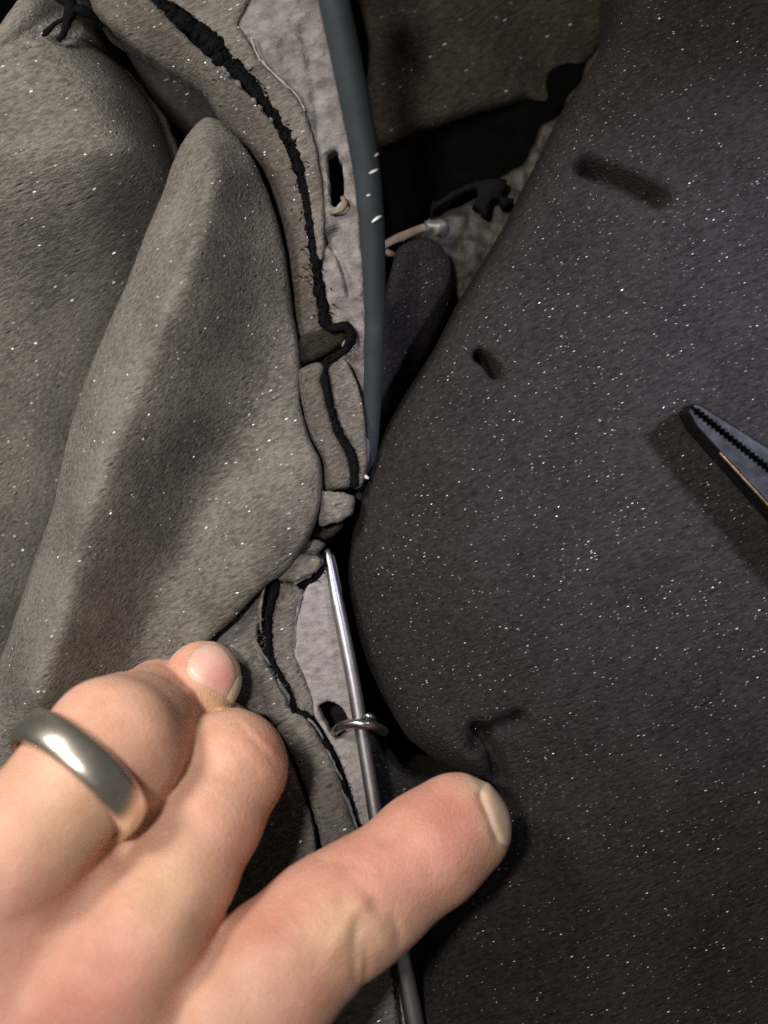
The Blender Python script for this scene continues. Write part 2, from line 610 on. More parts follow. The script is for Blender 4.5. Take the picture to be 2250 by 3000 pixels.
flap_h = tps([
    # crease side
    (540, 400, -.25), (470, 570, -.2), (375, 814, -.15), (280, 1030, -.15), (212, 1220, -.15), (150, 1492, -.2), (76, 1695, -.25), (0, 1910, -.3), (-120, 2080, -.3),
    # ridge
    (610, 400, .15), (640, 560, .62), (585, 800, 1.0), (502, 976, 1.1), (420, 1193, 1.1), (346, 1370, 1.05), (285, 1532, 1.0), (244, 1695, .95), (203, 1871, .9), (130, 2050, .8),
    (660, 520, .5), (612, 700, .9), (545, 890, 1.08), (460, 1085, 1.12), (383, 1280, 1.08), (315, 1450, 1.02),
    # fall right of the ridge, all the way to the valley
    (710, 800, .3), (680, 976, .25), (590, 1205, .3), (500, 1390, .28), (430, 1550, .25), (367, 1710, .22), (310, 1880, .2), (250, 2050, .15), (720, 620, .12),
    (700, 420, -.1), (770, 540, -.25), (815, 680, -.35), (835, 800, -.42), (850, 950, -.48), (860, 1080, -.45),
    # valley
    (800, 1120, -.4), (765, 1215, -.42), (690, 1350, -.44), (612, 1482, -.44), (540, 1633, -.44), (445, 1814, -.44), (395, 1940, -.42), (340, 2080, -.4),
    # second bulge
    (860, 1250, -.2), (840, 1330, -.1), (740, 1440, -.12), (670, 1560, -.12), (600, 1700, -.12), (510, 1860, -.14),
    (890, 1400, .06), (820, 1540, .12), (740, 1650, .12), (650, 1780, .10), (570, 1890, .03),
    (930, 1430, -.08), (850, 1650, -.06), (730, 1755, -.06), (640, 1845, -.1), (870, 1180, -.38), (300, 2250, -.3), (0, 2350, -.3)])
slab('folded_flap', flap_poly, 0.0, flap_h, 0.13, -3.8, 0.05, M_tan, cush, rag=0.012, rough=0.008, seed=23,
     sub=grooves([([(625, 470), (640, 560), (585, 800), (502, 976), (420, 1193), (346, 1370), (285, 1532), (244, 1695), (203, 1871), (150, 2000)], -.16, 48)]))
tube('tear_mark', [(150, -30, .5, 20), (205, 10, .5, 24), (198, 60, .45, 15), (186, 100, .4, 9), (172, 118, .35, 5)], M_black, cush, jr=0.3)  # added black tubes marking the dark tears in the foam
tube('tear_mark', [(205, 20, .5, 20), (262, 40, .4, 16), (300, 78, .1, 8)], M_black, cush, jr=0.3)
tube('tear_mark', [(190, 55, .45, 7), (160, 70, .45, 6), (135, 95, .4, 10), (126, 104, .35, 6)], M_black, cush, jr=0.3)

# ------------------------------------------------------------------ added shade backing under the trim
tb = slab('added_shade_backing', [(250, -150), (910, -150), (960, 300), (1010, 700), (1030, 1000), (1050, 1290), (1030, 1400), (985, 1500), (930, 1590), (945, 1680), (1000, 1950), (1050, 2250),
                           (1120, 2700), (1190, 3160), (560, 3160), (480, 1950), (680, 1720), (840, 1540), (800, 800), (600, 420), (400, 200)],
          -1.2, -1.25, 0.2, -4.0, 0.08, M_dark)  # dark backing added so the gaps between the strips look shaded
tag(tb, 'added foam backing deep under the felt and foam strips, coloured dark to paint shade in the gaps between them', 'shade backing')

# ------------------------------------------------------------------ upper trim: felt, foam bands, black seam
felt = thing('felt_lining', 'pale mottled felt panel with a slot hole beside the slate plastic rod', 'felt panel', P(950, 400, -1))
slot = [(957, 452), (985, 440), (1000, 470), (1008, 530), (1004, 575), (985, 605), (970, 600), (968, 540)]
slab('felt_sheet', [(430, -150), (960, -150), (990, 150), (1020, 350), (1050, 550), (1062, 750), (1072, 950), (1070, 1150), (1084, 1290), (1076, 1365), (1056, 1425), (1030, 1425),
                    (1036, 1340), (1000, 1290), (975, 1220), (955, 1140), (950, 1090), (985, 1060), (1000, 1000), (960, 940), (930, 740), (912, 600), (875, 450), (800, 325), (700, 215), (600, 130), (520, 60)],
     -0.55, tps([(500, -100, -.35), (900, -100, -.3), (800, 100, -.35), (950, 300, -.5), (870, 350, -.45), (1000, 650, -.55), (940, 650, -.5), (1040, 950, -.6), (1060, 1300, -.65), (1000, 1150, -.75)]),
     0.10, -1.1, 0.034, M_felt_rough, felt, rag=0.018, rough=0.028, holes=[slot], seed=31,
     sub=grooves([([(958, 690), (990, 740), (1012, 800), (1022, 850)], .14, 9), ([(940, 690), (965, 665), (985, 655)], .22, 12), ([(915, 250), (925, 330), (905, 420)], .06, 16),
                  ([(880, 60), (905, 160), (915, 260)], .05, 14), ([(890, 700), (900, 690)], .1, 8)]))
slab('foam_facing', [(420, -150), (780, -150), (725, 22), (698, 78), (720, 110), (764, 176), (818, 233), (868, 278), (897, 333), (928, 430), (948, 560), (952, 700), (944, 760),
                     (926, 740), (906, 597), (872, 450), (800, 322), (700, 212), (600, 130), (520, 60)],
     -0.35, tps([(500, -100, -.2), (750, -100, -.2), (700, 100, -.22), (800, 260, -.3), (900, 450, -.38), (945, 700, -.42)]), 0.09, -0.9, 0.036, M_tan, felt, rag=0.015, rough=0.02, seed=37)
tube('felt_curl', [(1004, 578, -.45, 7), (1010, 595, -.38, 9), (1003, 612, -.36, 9), (985, 620, -.38, 8), (968, 624, -.45, 6)], M_cream, felt, jr=0.2)
tube('raised_fibre', [(735, 108, -.22, 3), (762, 172, -.22, 3), (818, 230, -.25, 4), (868, 276, -.33, 3), (893, 325, -.39, 3)], M_felt, felt, jr=0.4, jit=0.006)
slab('foam_facing', [(958, 1078), (1012, 1052), (1046, 1120), (1066, 1200), (1074, 1300), (1076, 1360), (1060, 1420), (1046, 1420), (1044, 1350), (1022, 1300), (996, 1260), (976, 1200), (962, 1130)],
     -0.45, tps([(990, 1090, -.42), (1040, 1150, -.36), (1065, 1300, -.4), (1050, 1410, -.5), (1000, 1220, -.45)]), 0.10, -1.0, 0.034, M_tan, felt, rag=0.01, rough=0.01, seed=39)

bead = thing('foam_band', 'brown foam edging band following the black seam down to the tuck', 'foam band', P(850, 700, -1))
slab('band', [(225, -150), (285, 58), (380, 130), (475, 185), (590, 255), (640, 340), (760, 475), (812, 620), (842, 800), (858, 960), (886, 985), (952, 958),
              (937, 880), (928, 740), (903, 600), (868, 462), (793, 337), (680, 217), (583, 147), (515, 82), (430, -10), (370, -150)],
     -0.45, tps([(330, -50, -.05), (450, 90, -.15), (600, 210, -.4), (720, 350, -.6), (820, 520, -.72), (880, 720, -.75), (905, 900, -.75), (340, 90, -.25), (560, 235, -.65), (800, 600, -.85), (850, 900, -.85)]),
     0.17, -1.3, 0.04, M_band, bead, rag=0.015, rough=0.012, seed=41)
seam1 = [(400, -60, -.1, 22), (440, -10, -.1, 23), (478, 18, -.14, 24), (555, 72, -.2, 28), (617, 126, -.25, 31), (655, 166, -.3, 29), (715, 226, -.34, 24), (780, 300, -.4, 22), (820, 358, -.44, 20), (856, 434, -.46, 20),
         (888, 524, -.5, 19), (905, 610, -.52, 18), (916, 687, -.54, 17), (926, 770, -.55, 16), (936, 850, -.55, 16), (950, 930, -.55, 17), (962, 958, -.6, 14)]
tube('black_seam', seam1, M_black, bead, sides=10, step=7, jr=0.28, jit=0.012, flat=0.7)
fuzz('seam_fuzz', seam1, M_black, bead, 420, 15, 14, 2.2)
for gx_, gy_, gl_ in ((659, 206, 13), (668, 219, 8), (699, 247, 14), (746, 297, 11), (762, 315, 9), (795, 352, 7)):
    tube('painted_glint', [(gx_ - gl_ * .6, gy_ - gl_ * .8, -.24, 3), (gx_, gy_, -.20, 7), (gx_ + gl_ * .6, gy_ + gl_ * .8, -.25, 3)], M_fray_glint, bead, sides=8, step=3, jr=0.5)  # pale lumps painting in the glints along the black seam

mid = thing('foam_band', 'short brown foam band below the hooked tuck, above the small foam blocks', 'foam band', P(950, 1240, -1))
slab('band', [(873, 1080), (905, 1066), (938, 1060), (950, 1078), (941, 1112), (950, 1155), (966, 1217), (985, 1270), (1014, 1320), (1030, 1370), (1031, 1424), (945, 1433),
              (939, 1345), (908, 1285), (884, 1190), (874, 1125)],
     -0.35, tps([(910, 1100, -.3), (905, 1180, -.28), (930, 1260, -.3), (985, 1350, -.3), (985, 1420, -.4), (945, 1350, -.4), (1020, 1350, -.42), (880, 1150, -.4)]),
     0.15, -1.2, 0.034, M_band, mid, rag=0.012, rough=0.01, seed=47)
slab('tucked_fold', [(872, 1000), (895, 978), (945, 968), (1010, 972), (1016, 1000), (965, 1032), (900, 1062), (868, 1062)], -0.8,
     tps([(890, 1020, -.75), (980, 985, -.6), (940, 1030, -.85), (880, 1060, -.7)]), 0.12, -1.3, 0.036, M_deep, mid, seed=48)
seam1b = [(958, 962, -.5, 12), (988, 958, -.42, 14), (1014, 956, -.38, 15), (1027, 978, -.36, 16), (1024, 1008, -.38, 15), (1000, 1034, -.42, 12), (966, 1052, -.44, 9), (948, 1072, -.42, 12),
          (948, 1110, -.4, 15), (957, 1170, -.4, 15), (972, 1225, -.4, 15), (992, 1275, -.4, 15), (1020, 1315, -.4, 13), (1036, 1360, -.42, 12), (1037, 1425, -.5, 12)]
tube('black_seam', seam1b, M_black, mid, sides=10, step=7, jr=0.2, jit=0.006, flat=0.8)
fuzz('seam_fuzz', seam1b, M_black, mid, 120, 16, 7)

# ------------------------------------------------------------------ small torn foam blocks
for poly, z, lab, mt in [
        ([(940, 1440), (985, 1442), (1033, 1452), (1036, 1480), (1026, 1508), (986, 1532), (932, 1538)], -.35, 'topmost of the small torn foam blocks, lit and wedged under the brown band', M_tan),
        ([(918, 1537), (965, 1535), (1006, 1535), (990, 1560), (960, 1580), (908, 1572)], -.8, 'dark foam scrap below the lit torn block', M_deep),
        ([(896, 1590), (925, 1582), (944, 1592), (944, 1606), (925, 1628), (881, 1622)], -.55, 'smallest grey foam scrap just above the wire tip', M_tan),
        ([(852, 1631), (903, 1624), (941, 1639), (936, 1668), (902, 1690), (867, 1707), (835, 1706), (809, 1694), (826, 1672)], -.3, 'torn foam tab with a frayed black edge left of the wire tip', M_tan)]:
    b = thing('foam_scrap', lab, 'foam scrap', P(poly[0][0], poly[0][1], -1), 'torn foam scraps between the bands')
    slab('scrap', poly, z + .08, lambda X, Y, z=z: z + .08 + 0.05 * vnoise(X, Y, .25, 5), 0.12, -1.3, 0.03, mt, b, rag=0.02, rags=0.07, rough=0.015, seed=int(poly[0][0]))
    if 'tab' in lab:
        tube('frayed_edge', [(862, 1709, -.38, 5), (885, 1698, -.36, 5), (905, 1688, -.36, 6), (925, 1674, -.36, 5), (938, 1655, -.4, 5), (944, 1636, -.45, 4)], M_fray_glint, b, jr=0.4, jit=0.012)
        e = [(862, 1724, -.6, 10), (885, 1715, -.55, 12), (910, 1700, -.5, 12), (932, 1682, -.5, 10), (946, 1655, -.5, 10), (955, 1620, -.6, 12)]
        tube('black_edge', e, M_black, b, jr=0.3, jit=0.01)
        fuzz('edge_fuzz', e, M_black, b, 60, 18, 6)

# ------------------------------------------------------------------ lower trim
lt = thing('foam_layer', 'foam layer under the middle fingertip, edged by a frayed black seam', 'foam panel', P(760, 1950, -1))
slab('panel', [(600, 1900), (660, 1840), (720, 1780), (775, 1722), (768, 1800), (754, 1860), (782, 1938), (815, 1998), (848, 2062), (864, 2096), (806, 2128), (772, 2096), (720, 2170), (600, 2200), (560, 2000)],
     -0.4, tps([(700, 1850, -.45), (760, 1760, -.4), (700, 2000, -.35), (780, 1980, -.3), (830, 2060, -.28), (730, 2120, -.4), (620, 2000, -.5)]), 0.09, -1.3, 0.036, M_tan, lt, rag=0.01, rough=0.01, seed=53,
     sub=grooves([([(738, 1880), (745, 1960), (757, 2040), (772, 2098)], .05, 8)]))
seam2 = [(812, 1700, -.4, 9), (806, 1722, -.32, 12), (797, 1750, -.3, 12), (789, 1790, -.3, 11), (784, 1835, -.3, 12), (785, 1890, -.3, 12), (793, 1930, -.3, 10), (808, 1965, -.28, 9), (838, 2015, -.27, 9), (855, 2060, -.27, 10), (862, 2086, -.3, 9)]
tube('black_seam', seam2, M_black, lt, sides=10, step=6, jr=0.3, jit=0.008, flat=0.8)
fuzz('seam_fuzz', seam2, M_black, lt, 160, 14, 6)
tube('frayed_edge', [(779, 1712, -.28, 3), (768, 1745, -.25, 4), (763, 1780, -.24, 4), (763, 1820, -.25, 4), (767, 1852, -.28, 3)], M_fray_glint, lt, jr=0.5, jit=0.006)
tube('frayed_edge', [(745, 1868, -.28, 3), (760, 1900, -.24, 4), (778, 1928, -.24, 4), (790, 1950, -.28, 3)], M_fray_glint, lt, jr=0.5, jit=0.006)
tube('frayed_edge', [(814, 1988, -.25, 3), (826, 2012, -.23, 4), (842, 2038, -.23, 4), (852, 2062, -.27, 3)], M_fray_glint, lt, jr=0.5, jit=0.006)
fuzz('fray', [(765, 1760, -.25, 4), (765, 1850, -.25, 4), (778, 1928, -.25, 4), (826, 2012, -.2, 5), (850, 2060, -.25, 4)], M_fray_glint, lt, 70, 11, 4, 1.0)
f2 = slab('foam_strip', [(816, 1704), (868, 1712), (893, 1735), (880, 1762), (868, 1830), (868, 1915), (893, 1983), (918, 2048), (922, 2100), (870, 2084), (843, 2010), (812, 1955), (794, 1905), (793, 1810), (806, 1747)],
          -0.45, tps([(840, 1720, -.42), (830, 1820, -.38), (825, 1900, -.38), (865, 1990, -.38), (900, 2080, -.38), (880, 1740, -.5)]), 0.09, -1.3, 0.034, M_tan, rag=0.01, rough=0.01, seed=57)
tag(f2, 'curved tan foam strip between the frayed black seam and the smooth lower felt', 'foam strip')
fl2 = thing('felt_strip', 'smooth pale lavender felt strip with a half round black hole, lying under the steel wire', 'felt strip', P(970, 2000, -1))
moon = [(932, 2066), (962, 2054), (990, 2064), (1008, 2084), (1022, 2116), (1015, 2150), (988, 2168), (962, 2138), (947, 2098)]
slab('felt_sheet', [(885, 1748), (903, 1712), (935, 1690), (952, 1640), (982, 1640), (1034, 1950), (1082, 2220), (1134, 2500), (1165, 2700), (1195, 2900), (1210, 3160), (1172, 3160), (1150, 2860), (1095, 2600), (1064, 2470),
                    (1040, 2390), (1015, 2290), (988, 2215), (948, 2140), (922, 2095), (915, 2045), (892, 1980), (864, 1915), (862, 1840), (872, 1775)],
     -0.5, tps([(950, 1700, -.5), (1000, 1700, -.6), (930, 1850, -.42), (1020, 1900, -.55), (960, 2020, -.42), (1060, 2080, -.55), (1020, 2220, -.42), (1090, 2220, -.55), (1080, 2450, -.45), (1180, 3000, -.6), (1140, 2700, -.5)]),
     0.08, -0.85, 0.034, M_felt, fl2, rag=0.008, rough=0.010, holes=[moon], seed=61)
tube('felt_edge', [(884, 1742, -.36, 3), (873, 1790, -.34, 4), (864, 1850, -.34, 4), (866, 1910, -.34, 4), (880, 1950, -.38, 3)], M_fray_glint, fl2, jr=0.5, jit=0.006)
s4 = thing('foam_band', 'wide tan foam band beside the steel wire, running down under the thumb', 'foam band', P(940, 2300, -1))
slab('band', [(806, 2136), (835, 2108), (868, 2088), (905, 2112), (945, 2176), (985, 2252), (1015, 2350), (1050, 2450), (1066, 2600), (1150, 2860), (1165, 3160), (900, 3160), (940, 2800), (962, 2600), (938, 2470), (926, 2420),
              (900, 2330), (872, 2258), (838, 2182)],
     -0.2, tps([(850, 2130, -.22), (900, 2170, -.1), (940, 2280, -.08), (975, 2400, -.08), (1000, 2550, -.1), (870, 2240, -.2), (960, 2200, -.2), (1030, 2420, -.2), (920, 2400, -.2), (1080, 2950, -.2)]),
     0.13, -1.3, 0.036, M_tan, s4, rag=0.012, rough=0.01, seed=67)
seam4 = [(868, 2082, -.3, 9), (892, 2094, -.28, 10), (912, 2112, -.28, 9), (935, 2145, -.28, 9), (958, 2182, -.28, 8), (982, 2228, -.28, 8), (1000, 2275, -.28, 8), (1020, 2340, -.28, 8), (1040, 2400, -.28, 8), (1058, 2450, -.3, 8), (1080, 2560, -.3, 8), (1115, 2740, -.3, 8), (1144, 2865, -.28, 8), (1156, 3000, -.28, 8), (1166, 3120, -.28, 8)]
tube('black_seam', seam4, M_black, s4, sides=10, step=6, jr=0.3, jit=0.008, flat=0.8)
fuzz('seam_fuzz', seam4, M_black, s4, 170, 13, 6)
for a in ([(904, 2104, -.18, 3), (925, 2130, -.16, 4), (948, 2164, -.18, 3)], [(955, 2196, -.18, 3), (972, 2222, -.15, 4), (1002, 2284, -.18, 3)], [(1000, 2312, -.18, 3), (1022, 2356, -.15, 5), (1040, 2410, -.15, 5), (1060, 2452, -.2, 4)]):
    tube('frayed_edge', a, M_fray_glint, s4, jr=0.5, jit=0.006)
l2 = slab('foam_layer', [(600, 2200), (720, 2150), (772, 2104), (802, 2136), (834, 2186), (868, 2260), (896, 2335), (921, 2425), (930, 2500), (955, 2650), (930, 2850), (500, 2950), (450, 2500)],
          -0.4, tps([(780, 2130, -.42), (830, 2230, -.35), (860, 2350, -.3), (880, 2450, -.3), (760, 2500, -.4), (700, 2700, -.6), (850, 2700, -.4), (600, 2400, -.6)]), 0.10, -1.3, 0.04, M_tan, rag=0.01, rough=0.01, seed=71)
tag(l2, 'tan foam layer in the shadow of the bent index finger, left of the wide band', 'foam panel')

# ------------------------------------------------------------------ dark foam deep beside the wire
dk = slab('lower_cushion', [(1060, 2150), (1120, 2170), (1190, 2262), (1260, 2285), (1450, 2300), (1450, 2600), (1300, 3160), (1180, 3160), (1140, 2800), (1080, 2400)], -1.35, -1.35, 0.3, -4, 0.07, M_char, seed=73)
tag(dk, 'dark grey foam deep in the gap between the steel wire and the thumb', 'foam')

# ------------------------------------------------------------------ rods and the hog ring
rod = thing('plastic_rod', 'slate blue plastic rod coming down from the top edge into the gap', 'rod', P(1075, 500, 1.4))
rp = [(940, -260, 3.2, 47), (962, -80, 2.9, 47), (977, 0, 2.75, 46), (1030, 250, 2.1, 45), (1072, 482, 1.5, 41), (1092, 700, .9, 36), (1098, 916, .2, 31), (1096, 1000, 0, 29), (1090, 1200, -.6, 26), (1074, 1380, -1.1, 26), (1056, 1470, -1.5, 24)]
tube('rod', rp, M_rod, rod, sides=28, step=15)
for a in ([(1090, 651, 1.28, 3), (1105, 640, 1.30, 5), (1118, 632, 1.2, 3)], [(1082, 508, 1.66, 2), (1095, 502, 1.66, 4), (1108, 496, 1.6, 2)], [(1074, 574, 1.48, 2), (1082, 571, 1.48, 4), (1090, 568, 1.46, 2)],
          [(1096, 458, 1.72, 2), (1104, 453, 1.70, 3), (1108, 450, 1.66, 2)], [(1048, 420, 1.85, 2), (1054, 418, 1.86, 3), (1060, 416, 1.86, 2)]):
    tube('scratch', a, M_lint, rod, sides=6, step=5)
lint = tube('lint_speck', [(1062, 1392, -.62, 3), (1070, 1396, -.58, 6), (1080, 1402, -.6, 3)], M_lint, sides=8, step=4, jr=0.3)
tag(lint, 'tiny white lint speck at the lower end of the slate rod', 'lint')

wire = thing('steel_wire', 'shiny straight steel wire lying on the lower felt and passing under the thumb', 'wire', P(1040, 2000, -.5))
wp = [(958, 1612, -.62, 8), (963, 1632, -.56, 12), (983, 1740, -.44, 18), (995, 1800, -.40, 20), (1031, 1979, -.33, 21), (1066, 2181, -.3, 21), (1102, 2398, -.3, 22), (1134, 2580, -.34, 23), (1180, 2820, -.42, 26), (1215, 3000, -.48, 28), (1240, 3160, -.52, 28)]
tube('wire', wp, M_steel, wire, sides=28, step=14)
hr = thing('hog_ring', 'small bent bright wire ring clamped round the steel wire at the felt hole', 'hog ring', P(1060, 2120, -.5))
ring = [(975, 2150, -.55, 11), (985, 2138, -.32, 13), (1000, 2127, -.12, 14), (1025, 2121, .03, 14), (1058, 2120, .11, 15), (1087, 2124, .06, 15), (1110, 2134, -.12, 14), (1126, 2143, -.4, 14), (1120, 2138, -.62, 12), (1098, 2120, -.78, 10)]
tube('ring_wire', ring, M_hog, hr, sides=16, step=6)
tube('ring_end', [(1096, 2116, -.3, 9), (1090, 2104, -.12, 11), (1080, 2098, -.06, 11), (1070, 2106, -.14, 8)], M_hog, hr, sides=14, step=5)

# ------------------------------------------------------------------ right cushion
rc = thing('seat_cushion', 'large smooth charcoal foam cushion filling the right side, with three dents', 'cushion', P(1700, 1500, -2))
rpoly = [(1860, -150), (1803, 54), (1725, 195), (1648, 316), (1580, 455), (1532, 547), (1474, 663), (1387, 803), (1339, 885), (1275, 1010), (1153, 1207), (1085, 1356), (1037, 1532), (1017, 1695), (1044, 1871),
         (1112, 2034), (1190, 2168), (1285, 2244), (1380, 2286), (1455, 2320), (1450, 2370), (1340, 2510), (1272, 2700), (1247, 2850), (1245, 3160), (2700, 3160), (2700, -150)]
rh = tps([(1850, 0, -.5), (1700, 350, -.4), (1500, 700, -.4), (1300, 1080, -.35), (1120, 1500, -.35), (1120, 1800, -.4), (1250, 2100, -.4), (1400, 2200, -.35), (1480, 2400, -.5), (1400, 2700, -.4), (1350, 3000, -.5),
          (2100, 100, -.2), (1900, 600, .05), (1650, 1000, .15), (1400, 1500, .15), (1450, 1900, .1), (1700, 2100, .1), (1750, 2600, -.1), (1700, 3000, -.35), (2000, 1000, .3), (1800, 1500, .3), (2250, 600, .25), (2250, 1400, .35), (2200, 2000, .2),
          (2200, 2600, -.2), (2250, 3000, -.6), (2450, 1500, .3)])
slab('cushion_body', rpoly, -0.8, rh, 0.75, -3.6, 0.055, M_char, rc, rough=0.003, seed=83, rel=3,
     sub=grooves([([(1725, 475), (1790, 500), (1850, 530), (1930, 578)], .8, 24), ([(1405, 1036), (1432, 1058), (1454, 1092)], 1.2, 13), ([(1400, 2190), (1465, 2140), (1520, 2112)], .35, 24),
                  ([(1400, 2150), (1430, 2190), (1452, 2240), (1465, 2290)], .5, 22), ([(1398, 2196), (1404, 2200)], .2, 9), ([(1240, 2150), (1320, 2195), (1390, 2225)], -.12, 45)]))

# ------------------------------------------------------------------ background clutter, upper right
wl = slab('back_cushion', [(1052, -150), (1950, -150), (1830, 20), (1720, 190), (1640, 300), (1560, 262), (1500, 288), (1390, 322), (1240, 378), (1110, 424), (1075, 300), (1080, 120)], -2.4,
          tps([(1100, 50, -2.1), (1150, 350, -2.2), (1210, 200, -2.15), (1230, 200, -2.35), (1400, 100, -2.4), (1500, 280, -2.6), (1650, 50, -2.5), (1600, 200, -3.0)]), 0.25, -6, 0.07, M_deep, rough=0.02, seed=91)
tag(wl, 'dark brown foam block in the background behind the rod, at the top of the picture', 'cushion')
bc = slab('shade_slab', [(1040, 400), (1110, 410), (1240, 370), (1390, 315), (1500, 280), (1570, 255), (1660, 100), (1800, 40), (1730, 210), (1640, 330), (1560, 470), (1480, 520), (1380, 560), (1290, 620), (1190, 670), (1120, 740), (1050, 700)],
          -2.95, -3.0, 0.1, -5.5, 0.07, M_void, seed=93)  # added black slab, paints the shade under the brown foam block
tag(bc, 'added black slab standing in for the deep shade between the brown foam block and the yellowed foam', 'shade slab')
lp = slab('foam_lump', [(1146, 790), (1165, 730), (1233, 690), (1290, 698), (1326, 750), (1338, 830), (1305, 930), (1235, 1060), (1155, 1190), (1085, 1340), (1050, 1340), (1090, 1000), (1128, 850)], -1.6,
          tps([(1230, 740, -1.35), (1200, 850, -1.3), (1290, 850, -1.75), (1130, 1050, -1.6), (1230, 1000, -2.1), (1070, 1300, -2.0)]), 0.5, -5, 0.06, M_char, rough=0.02, seed=95)
tag(lp, 'round ended dark foam lump between the rod and the charcoal cushion', 'foam lump')
gb = slab('yellowed_foam', [(1185, 668), (1240, 640), (1291, 618), (1363, 584), (1430, 545), (1484, 506), (1552, 468), (1570, 400), (1612, 352), (1640, 330), (1668, 285), (1720, 195), (1785, 85), (1830, 60), (1830, 200), (1700, 400), (1600, 600),
                            (1450, 850), (1350, 880), (1300, 830)], -2.6, -2.7, 0.15, -5, 0.055, M_glue, rag=0.06, rags=0.3, rough=0.04, seed=97)
tag(gb, 'crumbly yellowed foam edge showing along the upper rim of the charcoal cushion', 'foam edge')
cl = thing('trim_clip', 'black plastic clip with pointed legs lying on the yellowed foam', 'clip', P(1430, 570, -2.6))
slab('clip_body', [(1383, 530), (1430, 522), (1482, 520), (1486, 540), (1470, 574), (1515, 580), (1476, 607), (1464, 584), (1438, 588), (1428, 636), (1404, 612), (1384, 600), (1402, 562)], -2.2, -2.2, 0.06, -2.65, 0.035, M_black, cl, sm=2)
tube('clip_bar', [(1262, 612, -2.35, 9), (1300, 588, -2.3, 10), (1345, 562, -2.3, 10), (1395, 542, -2.3, 11)], M_black, cl, sides=10)
tube('clip_leg', [(1272, 590, -2.3, 6), (1268, 610, -2.3, 6), (1262, 640, -2.4, 5)], M_black, cl, sides=8)
fr = thing('cable_tie', 'broken cream strap end with a cloudy plastic head beside the rod', 'strap end', P(1200, 690, -1.8))
tube('strap', [(1118, 722, -1.5, 11), (1150, 705, -1.45, 12), (1190, 688, -1.45, 13), (1225, 672, -1.5, 12), (1256, 662, -1.55, 11)], M_cream, fr, sides=10, jr=0.15, flat=0.6)
tube('strap', [(1120, 728, -1.6, 9), (1140, 742, -1.6, 10), (1158, 744, -1.65, 7)], M_cream, fr, sides=10, jr=0.2, flat=0.7)
tube('head', [(1248, 664, -1.55, 16), (1266, 660, -1.5, 22), (1284, 664, -1.5, 26), (1296, 676, -1.55, 20), (1303, 690, -1.6, 10)], M_clear, fr, sides=12, step=6, jr=0.35, flat=0.7)


# ------------------------------------------------------------------ pliers
def prism(name, outline, z0, z1, mat, parent, cham=0.03):
    """outline (cm, xy list, CCW) raised from z0 to z1 with a chamfered top rim; the inset follows the centroid"""
    o = np.asarray(outline, float)
    n = len(o)
    e = np.roll(o, -1, 0) - np.roll(o, 1, 0)
    nrm = np.stack([-e[:, 1], e[:, 0]], 1)
    nrm /= np.linalg.norm(nrm, axis=1)[:, None] + 1e-9
    ins = o + nrm * cham
    z0 = np.broadcast_to(z0, n)
    z1 = np.broadcast_to(z1, n)
    V = [(*o[i], z0[i]) for i in range(n)] + [(*o[i], z1[i] - cham) for i in range(n)] + [(*ins[i], z1[i]) for i in range(n)]
    F = [tuple(reversed(range(n))), tuple(range(2 * n, 3 * n))]
    for i in range(n):
        j = (i + 1) % n
        F += [(i, j, n + j, n + i), (n + i, n + j, 2 * n + j, 2 * n + i)]
    return mesh_obj(name, V, F, mat, parent, smooth=False)


pl = thing('pliers', 'worn black needle nose pliers with toothed jaws lying on the charcoal cushion', 'pliers', P(2150, 1350, .9))
ZP = 1.25
tip = P(2026, 1196, ZP)[:2]
far = P(2258, 1386, ZP)[:2]
ux = (far - tip) / np.linalg.norm(far - tip)
uy = np.array([-ux[1], ux[0]])          # towards the upper right: the upper jaw
pitch, nT = 0.092, 64
lj = lambda s, w: tip + ux * s + uy * w


def jaw(side):
    inner = []
    for i in range(nT):
        s = 0.06 + i * pitch
        inner += [lj(s, side * 0.012), lj(s + pitch * 0.5, side * 0.052)]
    Lj = 0.06 + nT * pitch
    if side > 0:
        wide = lambda s: 0.13 + 0.115 * s
    else:
        wide = lambda s: 0.17 + 0.150 * s
    outer = [lj(s, side * wide(s)) for s in np.linspace(Lj, 0.25, 14)]
    nose = [lj(0.10, side * 0.14), lj(0.0, side * 0.11), lj(-0.04, side * 0.06), lj(-0.04, side * 0.012)]
    o = inner + outer + nose
    if side > 0:
        o = o[::-1]
    o = o[::-1]
    return np.array(o)


def signed(o):
    return 0.5 * np.sum(o[:, 0] * np.roll(o[:, 1], -1) - o[:, 1] * np.roll(o[:, 0], -1))


for side in (1, -1):
    o = jaw(side)
    if signed(o) < 0:
        o = o[::-1]
    s = (o - tip) @ ux
    prism('jaw', o, 0.55 - 0.06 * s, ZP + 0.06 + 0.05 * s, M_tool, pl, 0.028)
# gold strip standing in for the highlight along the lower jaw, and the dark flank under it
ed = [lj(s, -(0.17 + 0.150 * s) - 0.0) for s in np.linspace(0.85, 5.6, 12)]
V, F = [], []
for s, p in zip(np.linspace(0.85, 5.6, 12), ed):
    z = ZP + 0.03 + 0.05 * s
    for dw, dz in ((0.03, 0.006), (0.0, 0.012), (-0.022, -0.018), (-0.012, -0.05)):
        V.append((*(p + uy * dw), z + dz))
for i in range(11):
    for k in range(3):
        F.append((i * 4 + k, i * 4 + 4 + k, i * 4 + 5 + k, i * 4 + 1 + k))
mesh_obj('edge_highlight', V, F, M_edge, pl)
c = lj(5.3, -0.1)
a = np.linspace(0, 2 * math.pi, 24, endpoint=False)
prism('rivet', [c + 0.35 * np.array([math.cos(t), math.sin(t)]) for t in a], 0.6, ZP + 0.42, M_edge, pl, 0.05)

